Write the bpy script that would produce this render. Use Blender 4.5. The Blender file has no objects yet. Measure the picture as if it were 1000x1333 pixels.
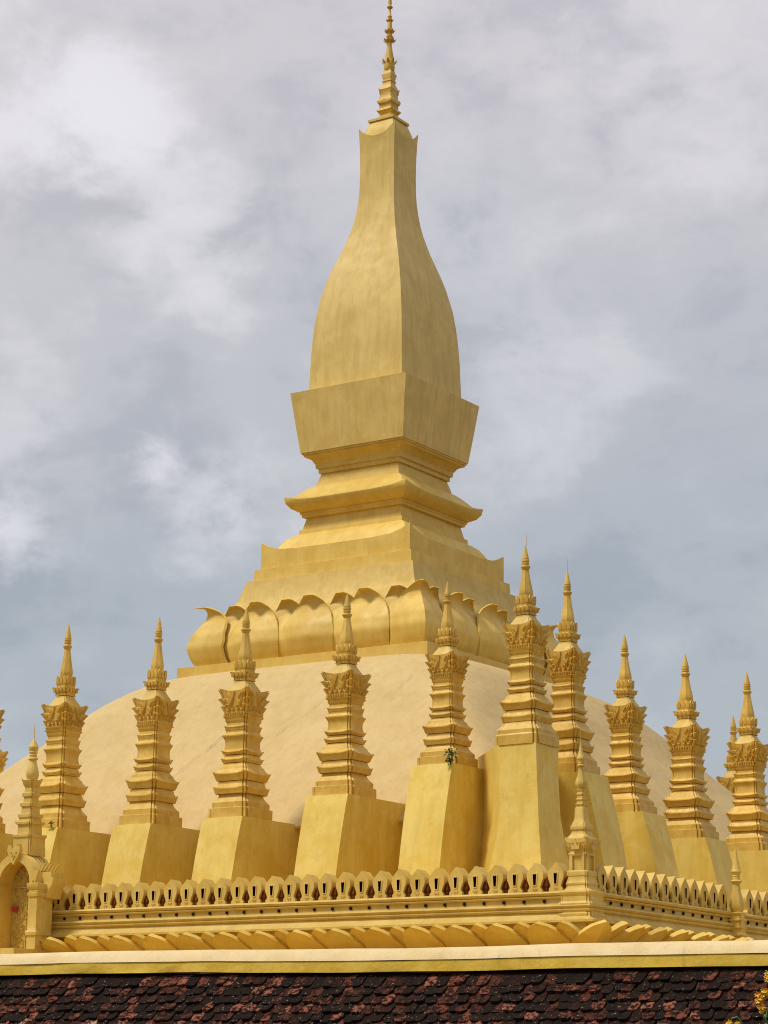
import bpy, bmesh, math, random
from mathutils import Vector, Matrix, noise as mnoise
random.seed(7)
S = bpy.context.scene
C = S.collection
R = math.radians

# ------------------------------------------------------------------ camera
cam = bpy.data.cameras.new('camera')
cam.sensor_fit = 'VERTICAL'; cam.sensor_height = 36.0; cam.lens = 79.69
cam.clip_start = 0.5; cam.clip_end = 5000
co = bpy.data.objects.new('camera', cam); C.objects.link(co)
rm = Matrix(((0.83432909, 0.12369246, 0.53721053), (0.5511589, -0.20644055, -0.80845913), (0.01090177, 0.97060933, -0.24041355)))
co.matrix_world = Matrix.Translation((59.595, -89.71, -6.262)) @ rm.to_4x4()
S.camera = co
CAM = Vector((59.595, -89.71, -6.262))

# ------------------------------------------------------------------ light
S.cycles.filter_width = 1.05
S.view_settings.view_transform = 'Standard'; S.view_settings.look = 'None'
S.view_settings.gamma = 1; S.view_settings.use_curve_mapping = False
S.view_settings.exposure = 0.80
SUN_AZ = R(214)      # compass bearing of the sun (from +Y clockwise)
SUN_EL = R(57)
sun = bpy.data.lights.new('sun', 'SUN'); sun.energy = 1.5; sun.angle = R(14); sun.color = (1, .94, .86)
so = bpy.data.objects.new('sun', sun); C.objects.link(so)
sd = Vector((math.sin(SUN_AZ)*math.cos(SUN_EL), math.cos(SUN_AZ)*math.cos(SUN_EL), math.sin(SUN_EL)))
so.rotation_euler = sd.to_track_quat('Z', 'Y').to_euler()

W = bpy.data.worlds.new('World'); S.world = W; W.use_nodes = True
nt = W.node_tree; nt.nodes.clear()
def N(t, tree=None, **kw):
    n = (tree or nt).nodes.new(t)
    for k, v in kw.items(): setattr(n, k, v)
    return n
def L(a, b, tree=None): (tree or nt).links.new(a, b)
sky = N('ShaderNodeTexSky', sky_type='NISHITA', sun_disc=False, sun_elevation=SUN_EL, sun_rotation=SUN_AZ)
sky.dust_density = 2.0
tc = N('ShaderNodeTexCoord')
def wnoise(scale, detail, rough, dist, loc=(0, 0, 0), sc=(1, 1, 1)):
    mp = N('ShaderNodeMapping'); mp.inputs['Location'].default_value = loc; mp.inputs['Scale'].default_value = sc
    L(tc.outputs['Generated'], mp.inputs['Vector'])
    n = N('ShaderNodeTexNoise'); n.inputs['Scale'].default_value = scale; n.inputs['Detail'].default_value = detail
    n.inputs['Roughness'].default_value = rough; n.inputs['Distortion'].default_value = dist
    L(mp.outputs['Vector'], n.inputs['Vector'])
    return n.outputs['Fac']
def math_(op, a, b=None, c=None, clamp=False):
    n = N('ShaderNodeMath', operation=op, use_clamp=clamp)
    for i, v in enumerate((a, b, c)):
        if v is None: continue
        if isinstance(v, (int, float)): n.inputs[i].default_value = v
        else: L(v, n.inputs[i])
    return n.outputs[0]
def ramp(f, stops, tree=None):
    n = N('ShaderNodeValToRGB', tree); e = n.color_ramp.elements
    while len(e) > 2: e.remove(e[-1])
    for i, (p, c) in enumerate(stops):
        k = e[i] if i < 2 else e.new(p)
        k.position = p; k.color = tuple(c) + ((1,) if len(c) == 3 else ())
    n.color_ramp.interpolation = 'EASE'
    L(f, n.inputs[0], tree); return n.outputs[0]
def mix(f, a, b, tree=None, mode='MIX'):
    n = N('ShaderNodeMix', tree, data_type='RGBA', blend_type=mode)
    for s, v in ((0, f), (6, a), (7, b)):
        if isinstance(v, (int, float)): n.inputs[s].default_value = v
        elif isinstance(v, tuple): n.inputs[s].default_value = v + ((1,) if len(v) == 3 else ())
        else: L(v, n.inputs[s], tree)
    return n.outputs[2]
big = wnoise(3.1, 5, .5, .5, (2.3, 0.4, 1.1), (1, 1, 1.5))
med = wnoise(13.0, 7, .55, .3, (.35, 1.7, 0.2), (1, 1, 1.5))
fine = wnoise(34, 7, .6, .3, (4.1, .3, 2), (1, 1, 1.6))
# broad bright banks of thin cloud, placed by direction in the sky
def dirof(x, y):
    v = Vector(((x-500)/2950.76, -(y-666.5)/2950.76, -1)); return (rm @ v).normalized()
cl_n = math_('MULTIPLY_ADD', fine, .45, math_('MULTIPLY', med, .75))      # about .6 in the middle
def blob(x, y, rad, soft=1.0):
    d = dirof(x, y)
    n = N('ShaderNodeVectorMath', operation='DISTANCE'); L(tc.outputs['Generated'], n.inputs[0]); n.inputs[1].default_value = d
    t = math_('DIVIDE', n.outputs['Value'], rad/2950.76)
    m = N('ShaderNodeMapRange', interpolation_type='SMOOTHSTEP'); L(t, m.inputs[0])
    for i_, v_ in ((1, 0.0), (2, 1.5), (3, 1.0), (4, 0.0)): m.inputs[i_].default_value = v_
    q = math_('MULTIPLY_ADD', math_('SUBTRACT', cl_n, .6), 3.2, m.outputs[0])
    m2 = N('ShaderNodeMapRange', interpolation_type='SMOOTHSTEP'); L(q, m2.inputs[0])
    for i_, v_ in ((1, .25), (2, 1.15), (3, 0.0), (4, soft)): m2.inputs[i_].default_value = v_
    return math_('MULTIPLY', m2.outputs[0], math_('POWER', m.outputs[0], .6))
sep = N('ShaderNodeSeparateXYZ'); L(tc.outputs['Generated'], sep.inputs[0])
elev = math_('MULTIPLY_ADD', sep.outputs['Z'], 2.2, 0.0, clamp=True)    # 0 horizon .. 1 about 27 degrees
base = ramp(math_('ADD', elev, math_('MULTIPLY', math_('SUBTRACT', big, .5), .55)),
            [(0.0, (.43, .485, .525)), (.32, (.46, .505, .55)), (.62, (.555, .565, .61)), (1.0, (.645, .62, .665))])
grey = ramp(math_('MULTIPLY_ADD', fine, .3, math_('MULTIPLY', med, .7)), [(.36, (.85, .87, .895)), (.50, (.99, .99, .995)), (.66, (1.12, 1.11, 1.10))])
col = mix(1.0, base, grey, mode='MULTIPLY')
bl = blob(120, 165, 175, .95)
for a in ((235, 285, 160, .6), (205, 600, 75, .9), (275, 660, 110, .6), (0, 700, 110, .75), (690, 490, 150, .35), (20, 560, 110, .4), (880, 60, 300, .3), (560, 300, 260, .18)):
    bl = math_('MAXIMUM', bl, blob(*a))
col = mix(bl, col, (.83, .82, .87))
cover = ramp(big, [(.25, (.9,)*3), (.6, (1, 1, 1))])
skyc = mix(1.0, sky.outputs[0], (.09, .09, .09), mode='MULTIPLY')
fin_ = mix(cover, skyc, col)
bg = N('ShaderNodeBackground'); L(fin_, bg.inputs['Color']); bg.inputs['Strength'].default_value = 0.567
ow = N('ShaderNodeOutputWorld'); L(bg.outputs[0], ow.inputs['Surface'])

# ------------------------------------------------------------------ materials
def mat(name, c1, c2, rough=.5, metal=0.0, nscale=1.2, streak=0.5, bump=.15, bscale=14, grime=0.0, spec=.5, c3=None, relief=0.0):
    m = bpy.data.materials.new(name); m.use_nodes = True; t = m.node_tree
    b = t.nodes['Principled BSDF']
    g = N('ShaderNodeNewGeometry', t)
    def nz(scale, detail=4, rg=.55, sc=(1, 1, 1), dist=0.0):
        mp = N('ShaderNodeMapping', t); mp.inputs['Scale'].default_value = sc
        L(g.outputs['Position'], mp.inputs['Vector'], t)
        n = N('ShaderNodeTexNoise', t); n.inputs['Scale'].default_value = scale
        n.inputs['Detail'].default_value = detail; n.inputs['Roughness'].default_value = rg; n.inputs['Distortion'].default_value = dist
        L(mp.outputs[0], n.inputs['Vector'], t); return n.outputs['Fac']
    a = ramp(nz(nscale, 6, .6, dist=.3), [(.35, (0,)*3), (.65, (1,)*3)], t)
    c = mix(a, c1, c2, t)
    if streak:
        s = ramp(nz(3.2, 5, .6, (1, 1, .13)), [(.40, (0,)*3), (.72, (1,)*3)], t)
        k = N('ShaderNodeMath', t, operation='MULTIPLY'); L(s, k.inputs[0], t); k.inputs[1].default_value = streak
        c = mix(k.outputs[0], c, c3 or tuple(x*.78 for x in c1), t)
    if grime:
        s = ramp(nz(2.3, 9, .72, dist=.6), [(.56, (0,)*3), (.70, (1,)*3)], t)
        k = N('ShaderNodeMath', t, operation='MULTIPLY'); L(s, k.inputs[0], t); k.inputs[1].default_value = grime
        c = mix(k.outputs[0], c, tuple(x*.52 for x in c1), t)
    if streak:      # narrow dirty runs
        s = ramp(nz(7.5, 6, .65, (1, 1, .05)), [(.58, (0,)*3), (.70, (1,)*3)], t)
        s2 = ramp(nz(.9, 3, .5), [(.42, (0,)*3), (.62, (1,)*3)], t)
        k = N('ShaderNodeMath', t, operation='MULTIPLY'); L(s, k.inputs[0], t); L(s2, k.inputs[1], t)
        k2 = N('ShaderNodeMath', t, operation='MULTIPLY'); L(k.outputs[0], k2.inputs[0], t); k2.inputs[1].default_value = .38
        c = mix(k2.outputs[0], c, tuple(x*.6 for x in c1), t)
        # repainted patches with firm edges
        s = ramp(nz(1.1, 2, .4, (1, 1, .8)), [(.600, (0,)*3), (.612, (1,)*3)], t)
        k = N('ShaderNodeMath', t, operation='MULTIPLY'); L(s, k.inputs[0], t); k.inputs[1].default_value = .20
        c = mix(k.outputs[0], c, tuple(min(.9, x*1.12) for x in c2), t)
    fs = ramp(nz(45, 4, .7), [(.3, (.93,)*3), (.7, (1.05,)*3)], t)
    c = mix(1.0, c, fs, t, 'MULTIPLY')
    oi = N('ShaderNodeObjectInfo', t); mr = N('ShaderNodeMapRange', t); L(oi.outputs['Random'], mr.inputs[0], t)
    mr.inputs[3].default_value = .93; mr.inputs[4].default_value = 1.05
    c = mix(1.0, c, mr.outputs[0], t, 'MULTIPLY')
    L(c, b.inputs['Base Color'], t)
    b.inputs['Metallic'].default_value = metal
    rr = ramp(nz(nscale*2.5, 4), [(.3, (max(.05, rough-.08),)*3), (.7, (min(1, rough+.1),)*3)], t)
    L(rr, b.inputs['Roughness'], t)
    b.inputs['Specular IOR Level'].default_value = spec
    if bump:
        bn = N('ShaderNodeBump', t); bn.inputs['Strength'].default_value = bump; bn.inputs['Distance'].default_value = .05
        h = N('ShaderNodeMath', t, operation='ADD'); L(nz(bscale, 5, .6), h.inputs[0], t)
        h2 = N('ShaderNodeMath', t, operation='MULTIPLY'); L(nz(2.2, 4, .6), h2.inputs[0], t); h2.inputs[1].default_value = 2.2
        L(h2.outputs[0], h.inputs[1], t)
        L(h.outputs[0], bn.inputs['Height'], t); L(bn.outputs[0], b.inputs['Normal'], t)
    return m
GOLD = mat('gold_paint', (.70, .455, .075), (.77, .545, .12), rough=.58, metal=.0, nscale=.9, streak=.3, grime=.15, bump=.08, spec=.45)
GOLD2 = mat('gold_paint_ornament', (.65, .40, .055), (.75, .50, .10), rough=.50, metal=.04, nscale=2.2, streak=.25, grime=.25, bscale=25, bump=.08, spec=.45)
GOLDW = mat('gold_paint_wall', (.64, .43, .08), (.72, .505, .12), rough=.58, metal=.0, nscale=1.3, streak=.35, grime=.25, bump=.1, spec=.45)
FIN = mat('gold_paint_buttress', (.75, .515, .075), (.82, .61, .14), rough=.58, metal=.0, nscale=1.1, streak=.35, grime=.25, bump=.08, spec=.45)
CREAM = mat('cream_render', (.63, .452, .175), (.67, .49, .205), rough=.75, nscale=.45, streak=.35, grime=.22, bump=.25, bscale=3)
SPIRE = mat('gold_paint_spire', (.66, .465, .115), (.74, .54, .16), rough=.58, metal=.0, nscale=.7, streak=.45, grime=.2, bump=.06, spec=.45, c3=(.50, .34, .08))
COPT = mat('coping_cream_plaster', (.74, .56, .26), (.80, .63, .33), rough=.8, nscale=2, streak=.2, grime=.25, bscale=30)
COPB = mat('coping_ochre_shade', (.66, .42, .03), (.72, .49, .06), rough=.8, nscale=3, streak=.2, grime=.3, bscale=8, bump=.25)  # ochre with the shade below the up-facing strip put into its colour
DARK = mat('recess_shade', (.012, .008, .008), (.02, .012, .01), rough=.9, streak=0, bump=0, spec=.05)  # near-black colour stands in for shade inside slots and holes
REDBROWN = mat('red_brown_undercoat_shade', (.12, .036, .004), (.18, .060, .006), rough=.8, streak=0, bump=0, spec=.05)  # undercoat red-brown, deepened with the shade of the merlon gaps
CRACK = mat('crack_shadow', (.14, .09, .05), (.3, .2, .1), rough=.9, streak=0, bump=0, nscale=6)
STONE = mat('ground_paving', (.14, .10, .05), (.18, .13, .07), rough=.9, nscale=.4, streak=0, bump=.3)
LAWN = mat('courtyard_paving', (.075, .048, .022), (.10, .066, .032), rough=.95, nscale=.3, streak=0, bump=.3, spec=.1)
GRASSM = mat('leaf_green', (.03, .075, .03), (.05, .10, .04), rough=.8, spec=.1, streak=0, bump=0, nscale=20)
LEAF2 = mat('leaf_bright_green', (.07, .17, .02), (.12, .26, .04), rough=.45, streak=0, bump=0, nscale=30)
YEL = mat('petal_yellow', (.85, .50, .015), (.9, .62, .03), rough=.6, streak=0, bump=0, nscale=30)
ORA = mat('petal_orange', (.8, .30, .01), (.85, .38, .02), rough=.6, streak=0, bump=0, nscale=30)
BARK = mat('stem_brown', (.10, .07, .04), (.14, .10, .06), rough=.9, streak=0)
REDP = mat('red_paint', (.45, .03, .02), (.5, .05, .03), rough=.6, streak=0, bump=0)
def tile_material():
    m = bpy.data.materials.new('clay_tile'); m.use_nodes = True; t = m.node_tree; b = t.nodes['Principled BSDF']
    oi = N('ShaderNodeAttribute', t, attribute_name='tone', attribute_type='GEOMETRY')
    ob = N('ShaderNodeObjectInfo', t)
    ad = N('ShaderNodeMath', t, operation='ADD'); L(oi.outputs['Fac'], ad.inputs[0], t); L(ob.outputs['Random'], ad.inputs[1], t)
    fr = N('ShaderNodeMath', t, operation='FRACT'); L(ad.outputs[0], fr.inputs[0], t)
    rc = N('ShaderNodeValToRGB', t); e = rc.color_ramp.elements
    st = [(0, (.010, .005, .003)), (.30, (.016, .007, .004)), (.42, (.034, .012, .007)), (.58, (.085, .024, .013)), (.76, (.17, .048, .025)), (.92, (.28, .090, .050)), (.99, (.42, .24, .16))]
    for i, (p, c) in enumerate(st):
        k = e[i] if i < 2 else e.new(p)
        k.position = p; k.color = c + (1,)
    rc.color_ramp.interpolation = 'CONSTANT'
    L(fr.outputs[0], rc.inputs[0], t)
    g = N('ShaderNodeNewGeometry', t)
    def nz(s, d=6, r=.65):
        n = N('ShaderNodeTexNoise', t); n.inputs['Scale'].default_value = s; n.inputs['Detail'].default_value = d; n.inputs['Roughness'].default_value = r
        L(g.outputs['Position'], n.inputs['Vector'], t); return n.outputs['Fac']
    soot = ramp(nz(15, 8, .7), [(.44, (0,)*3), (.54, (1,)*3)], t)
    c = mix(soot, rc.outputs[0], (.012, .006, .003), t)
    lich = ramp(nz(26, 7, .7), [(.62, (0,)*3), (.66, (1,)*3)], t)
    c = mix(lich, c, (.36, .27, .20), t)
    L(c, b.inputs['Base Color'], t); b.inputs['Roughness'].default_value = .9; b.inputs['Specular IOR Level'].default_value = .15
    bn = N('ShaderNodeBump', t); bn.inputs['Strength'].default_value = .5; bn.inputs['Distance'].default_value = .01
    L(nz(60), bn.inputs['Height'], t); L(bn.outputs[0], b.inputs['Normal'], t)
    return m
TILE = tile_material()
TERR = mat('terrace_cement', (.24, .16, .06), (.28, .20, .08), rough=.85, nscale=.8, streak=0, bump=.2)

# ------------------------------------------------------------------ helpers
def mesh_from(bm, name, m, angle=32):
    me = bpy.data.meshes.new(name)
    bmesh.ops.recalc_face_normals(bm, faces=bm.faces)
    bm.to_mesh(me); bm.free()
    ms = m if isinstance(m, (list, tuple)) else [m]
    for x in ms: me.materials.append(x)
    me.polygons.foreach_set('use_smooth', [True]*len(me.polygons))
    me.set_sharp_from_angle(angle=R(angle))
    return me
def link(name, me, parent=None, loc=(0, 0, 0), scale=None, rz=0):
    o = bpy.data.objects.new(name, me); C.objects.link(o)
    o.parent = parent; o.location = loc
    if scale: o.scale = scale
    if rz: o.rotation_euler = (0, 0, rz)
    return o
def obj(name, bm, m, parent=None, loc=(0, 0, 0), angle=32, **k):
    return link(name, mesh_from(bm, name, m, angle), parent, loc, **k)
def thing(name, label, cat, loc=(0, 0, 0), group=None):
    o = bpy.data.objects.new(name, None); C.objects.link(o); o.location = loc
    o.empty_display_size = .2
    o['label'] = label; o['category'] = cat
    if group: o['group'] = group
    return o
def tag(o, label, cat, group=None):
    o['label'] = label; o['category'] = cat
    if group: o['group'] = group
def sect_square(nt_=(-1, -.9, -.75, -.5, -.2, .2, .5, .75, .9)):
    pts = []
    for k in range(4):
        a = k*math.pi/2; ca, sa = math.cos(a), math.sin(a)
        for t in nt_:
            x, y = 1, t
            pts.append((x*ca-y*sa, x*sa+y*ca, abs(t)))
    return pts
def sect_notch(f=.80, g=.93):
    pts = []
    h = f+.055; e = .95
    q = [(1, -f), (1, -.5), (1, -.2), (1, .2), (1, .5), (1, f), (.89, f), (.89, h), (e, h), (e, e), (h, e), (h, .89), (f, .89)]
    for k in range(4):
        a = k*math.pi/2; ca, sa = math.cos(a), math.sin(a)
        for x, y in q:
            pts.append((x*ca-y*sa, x*sa+y*ca, min(1, min(abs(x), abs(y))/.93)))
    return pts
def sect_round(n, rot=0.0):
    return [(math.cos(2*math.pi*i/n+rot), math.sin(2*math.pi*i/n+rot), 0) for i in range(n)]
SQ = sect_square(); NO = sect_notch(); SQ2 = sect_square((-1, -.5, 0, .5))
def loft(bm, rows, sec, pw=3, cx=0, cy=0, close=(True, True), corner=None, lp=0.25):
    rings = []
    for r in rows:
        z, rad = r[0], r[1]; lift = r[2] if len(r) > 2 else 0; ck = r[3] if len(r) > 3 else None
        ring = []
        for (x, y, c) in sec:
            k = 1
            if ck is not None: k = 1+(ck/rad-1)*max(0, (c-.5)/.5)**1.5
            cc = max(0, (c-lp)/(1-lp))
            ring.append(bm.verts.new((cx+x*rad*k, cy+y*rad*k, z+lift*cc**pw)))
        rings.append(ring)
    n = len(sec)
    for a, b in zip(rings, rings[1:]):
        for i in range(n):
            j = (i+1) % n
            bm.faces.new((a[i], a[j], b[j], b[i]))
    if close[0]: bm.faces.new(rings[0][::-1])
    if close[1]: bm.faces.new(rings[-1])
    return rings
def LO(name, rows, sec, m, parent, angle=32, loc=(0, 0, 0), **k):
    bm = bmesh.new(); loft(bm, rows, sec, **k)
    return obj(name, bm, m, parent, angle=angle, loc=loc)
def box(bm, x0, x1, y0, y1, z0, z1):
    v = [bm.verts.new(p) for p in ((x0, y0, z0), (x1, y0, z0), (x1, y1, z0), (x0, y1, z0), (x0, y0, z1), (x1, y0, z1), (x1, y1, z1), (x0, y1, z1))]
    for f in ((0, 3, 2, 1), (4, 5, 6, 7), (0, 1, 5, 4), (1, 2, 6, 5), (2, 3, 7, 6), (3, 0, 4, 7)): bm.faces.new([v[i] for i in f])
    return v
def prism(bm, pts, y0, y1):
    """closed outline (x,z) extruded from y0 to y1"""
    a = [bm.verts.new((x, y0, z)) for x, z in pts]; b = [bm.verts.new((x, y1, z)) for x, z in pts]
    n = len(pts); bm.faces.new(a); bm.faces.new(b[::-1])
    for i in range(n): bm.faces.new((a[i], b[i], b[(i+1) % n], a[(i+1) % n]))
def cyl(bm, p, q, r0, r1, n=8):
    p, q = Vector(p), Vector(q); d = (q-p).normalized()
    u = d.orthogonal().normalized(); v = d.cross(u)
    a, b = [], []
    for i in range(n):
        t = 2*math.pi*i/n; w = u*math.cos(t)+v*math.sin(t)
        a.append(bm.verts.new(p+w*r0)); b.append(bm.verts.new(q+w*r1))
    for i in range(n): bm.faces.new((a[i], a[(i+1) % n], b[(i+1) % n], b[i]))
    bm.faces.new(a[::-1]); bm.faces.new(b)
def spline(P, n=6):
    P = [Vector(p) for p in P]; out = []
    Q = [P[0]*2-P[1]]+P+[P[-1]*2-P[-2]]
    for i in range(1, len(Q)-2):
        for k in range(n):
            t = k/n; a, b, c, d = Q[i-1], Q[i], Q[i+1], Q[i+2]
            out.append(.5*((2*b)+(c-a)*t+(2*a-5*b+4*c-d)*t*t+(3*b-a-3*c+d)*t**3))
    out.append(P[-1]); return out
def ribbon(bm, pts2, w, h, fmap, taper=True, n=4):
    """raised moulding strip following a 2D curve on a surface; fmap(u,v,height) -> 3D"""
    P = spline([(x, y, 0) for x, y in pts2], n); m = len(P); rows = []
    for i, p in enumerate(P):
        d = (P[min(i+1, m-1)]-P[max(i-1, 0)]).normalized(); nn = Vector((-d.y, d.x, 0))
        t = i/(m-1); k = (min(1, .35+2.5*t)*min(1, .3+2.5*(1-t))) if taper else 1
        a, b, c = p+nn*w*k, p, p-nn*w*k
        rows.append([bm.verts.new(fmap(q.x, q.y, hh)) for q, hh in ((a, -.01), (a*.6+b*.4, h*k*.8), (b, h*k), (c*.6+b*.4, h*k*.8), (c, -.01))])
    for r, s in zip(rows, rows[1:]):
        for i in range(4): bm.faces.new((r[i], r[i+1], s[i+1], s[i]))
    bm.faces.new(rows[0][::-1]); bm.faces.new(rows[-1])

# ------------------------------------------------------------------ the setting
gb = bmesh.new()
v = [gb.verts.new(p) for p in ((-2500, -2500, -7.9), (2500, -2500, -7.9), (2500, 2500, -7.9), (-2500, 2500, -7.9))]; gb.faces.new(v)
g = obj('ground', gb, LAWN); g['kind'] = 'structure'

# ------------------------------------------------------------------ the great stupa
stupa = thing('great_stupa', 'huge golden stupa with cream square dome, lotus petals and tall four-sided spire', 'stupa', (0, 0, 0))
DR = [(-1.5, 15.1), (3.10, 15.1), (3.11, 16.3), (3.2, 16.32), (3.3, 16.2), (4.5, 15.1), (5.5, 14.16), (6.3, 13.35), (6.9, 12.7), (7.6, 12.02), (8.1, 11.5), (8.8, 10.85), (9.4, 10.3), (9.8, 9.87), (10.4, 9.2), (10.9, 8.55), (11.25, 7.95), (11.45, 7.5), (11.58, 7.1)]
def dR(z):
    for (a, ra), (b, rb) in zip(DR, DR[1:]):
        if z <= b: t = (z-a)/(b-a); return ra+(rb-ra)*t
    return DR[-1][1]
def dn(z):
    t = max(0, min(1, (11.6-z)/6.5)); return 6+34*t**1.5
def dome_pt(a, z):
    n = dn(z); Rr = dR(z)*2**(1/n)
    ca, sa = math.cos(a), math.sin(a)
    k = (abs(ca)**n+abs(sa)**n)**(-1/n)
    return Vector((ca*k*Rr, sa*k*Rr, z))
bm = bmesh.new(); rings = []
NA = 240
zs = [-1.5, 1, 3.095, 3.115, 3.19]+[3.3+i*(8.28/62) for i in range(63)]
for z in zs:
    rg = []
    for i in range(NA):
        a = 2*math.pi*i/NA
        # bunch samples at the corners
        q = (a+math.pi/4) % (math.pi/2)/(math.pi/2)
        qq = q-.12*math.sin(2*math.pi*q)
        a2 = a+(qq-q)*(math.pi/2)
        p = dome_pt(a2, z)
        w = mnoise.noise(p*.35)*.05+mnoise.noise(p*1.3)*.012
        p.x *= 1+w/16; p.y *= 1+w/16
        rg.append(bm.verts.new(p))
    rings.append(rg)
for a, b in zip(rings, rings[1:]):
    for i in range(NA): bm.faces.new((a[i], a[(i+1) % NA], b[(i+1) % NA], b[i]))
bm.faces.new(rings[-1])
obj('dome', bm, CREAM, stupa, angle=28)
# cracks in the dome render
def crack(pts, w):
    bm = bmesh.new(); P = []
    for (x, z) in pts:
        a = math.atan2(-dR(z)*1.0, x)
        lo, hi = math.radians(-175), math.radians(-5)
        for _ in range(40):
            mid = (lo+hi)/2
            if dome_pt(mid, z).x < x: lo = mid
            else: hi = mid
        P.append(dome_pt(lo, z))
    S_ = spline(P, 6); prev = None
    for i, p in enumerate(S_):
        k = w*(.35+random.random())
        q = p+Vector((random.uniform(-.03, .03), 0, random.uniform(-.03, .03)))
        out = Vector((0, -.055, .04))
        pr = (bm.verts.new(q+out-Vector((k, 0, 0))), bm.verts.new(q+out+Vector((k, 0, 0))))
        if prev: bm.faces.new((prev[0], prev[1], pr[1], pr[0]))
        prev = pr
    return obj('crack', bm, CRACK, stupa)
crack([(.45, 9.4), (.2, 8.6), (.12, 8.1), (-.3, 7.5), (-.5, 7.1)], .016)
crack([(-.5, 7.1), (-.88, 6.8), (-1.0, 6.35), (-1.4, 5.9), (-1.75, 5.4)], .010)
crack([(4.3, 9.2), (3.9, 8.6), (3.3, 8.2), (2.9, 7.6)], .006)
crack([(8.3, 10.1), (8.0, 9.4), (7.4, 9.0)], .006)
LO('lotus_plinth', [(11.4, 7.0), (12.2, 7.0), (12.21, 6.98), (12.21, 5.0)], SQ2, GOLD, stupa)
LO('lotus_core', [(12.2, 6.0), (13.5, 5.95), (14.6, 5.7), (15.0, 5.45), (15.35, 5.12), (15.6, 5.03), (15.7, 4.99), (16.2, 4.82), (16.53, 4.74)], SQ2, GOLDW, stupa)
def interp(tab, t):
    for (a, ra), (b, rb) in zip(tab, tab[1:]):
        if t <= b: u = (t-a)/(b-a); u = u*u*(3-2*u)*.4+u*.6; return ra+(rb-ra)*u
    return tab[-1][1]
BP = [(0, 6.34), (.12, 6.54), (.3, 6.68), (.5, 6.52), (.66, 6.22), (.76, 6.02), (.83, 5.97), (.88, 6.03), (.92, 6.08), (.96, 6.17), (1, 6.33)]
ZP = [(0, 0), (.76, .80), (.83, .90), (.88, .955), (.92, .985), (.96, 1.0), (1, .985)]
def lin(tab, t):
    for (a, ra), (b, rb) in zip(tab, tab[1:]):
        if t <= b: return ra+(rb-ra)*(t-a)/(b-a)
    return tab[-1][1]
def upper_petal(bm, Wd, z0, z1, corner=False, dr=0.0, xc=0, th=.09, full=.30, cv=.13):
    nu, nv = 18, 26
    def pt(i, j, off):
        u = -1+2*i/nu; v_ = j/nv
        v_ = 1-(1-v_)**1.25
        zf_ = lin(ZP, v_) if v_ < .9 else .97+.3*(v_-.9); tt_ = .55*zf_+.45*v_
        q = min(1, max(0, (tt_-full)/(1-full)))
        hw = max(Wd*(max(0.0, 1-q**1.9)**.70)*(.93+.07*min(1, v_/.35)), .004)
        s = u*hw; r = lin(BP, v_)+dr
        r += .05*(1-abs(u))*min(1, v_*3)+.30*max(0, v_-.4)*abs(u)**6 - cv*(abs(u)**2.2)*(hw/Wd)**1.5*(.8 if corner else 1)
        z = z0+(z1-z0)*lin(ZP, v_)
        r -= off; z += off*.5*max(0, v_-.85)/.15
        if not corner: return (xc+s, -r, z)
        if s <= 0: return (r+s*.98, -r, z)
        return (r, -r+s*.98, z)
    gr = [[[bm.verts.new(pt(i, j, o)) for j in range(nv+1)] for i in range(nu+1)] for o in (0, th)]
    for k in (0, 1):
        for i in range(nu):
            for j in range(nv):
                bm.faces.new((gr[k][i][j], gr[k][i+1][j], gr[k][i+1][j+1], gr[k][i][j+1]))
    for i in (0, nu):
        for j in range(nv): bm.faces.new((gr[0][i][j], gr[1][i][j], gr[1][i][j+1], gr[0][i][j+1]))
    for j in (0, nv):
        for i in range(nu): bm.faces.new((gr[0][i][j], gr[1][i][j], gr[1][i+1][j], gr[0][i+1][j]))
bm = bmesh.new(); upper_petal(bm, 1.49, 12.22, 15.12, cv=.30); PM = mesh_from(bm, 'lotus_petal', GOLD, 40)
bm = bmesh.new(); upper_petal(bm, 1.02, 12.22, 15.14, dr=-.38, full=.58, cv=.12); PS = mesh_from(bm, 'lotus_petal_small', GOLD, 40)
bm = bmesh.new(); upper_petal(bm, 1.84, 12.22, 15.16, corner=True); PC = mesh_from(bm, 'lotus_petal_corner', GOLD, 30)
for k in range(4):
    rz = k*math.pi/2
    for x in (-3.08, 0, 3.08): link('lotus_petal', PM, stupa, rz=rz).location = Matrix.Rotation(rz, 3, 'Z') @ Vector((x, 0, 0))
    for x in (-4.6, -1.54, 1.54, 4.6): link('lotus_petal', PS, stupa, rz=rz).location = Matrix.Rotation(rz, 3, 'Z') @ Vector((x, 0, 0))
    link('lotus_petal', PC, stupa, rz=rz)
LO('stepped_base', [(16.53, 4.50), (17.14, 4.47), (17.19, 4.28), (17.2, 4.26), (18.02, 4.26, .48), (18.04, 4.13, .40), (17.98, 4.05, .3), (18.0, 3.9, .12), (18.2, 3.72, .04), (18.5, 3.56), (18.75, 3.38), (18.93, 3.15), (19.02, 2.98), (19.24, 2.96), (19.28, 2.85), (19.86, 2.71), (19.88, 2.88), (20.0, 2.89), (20.02, 2.95), (20.1, 2.95)], SQ, GOLD, stupa, pw=4, lp=.35)
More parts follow.
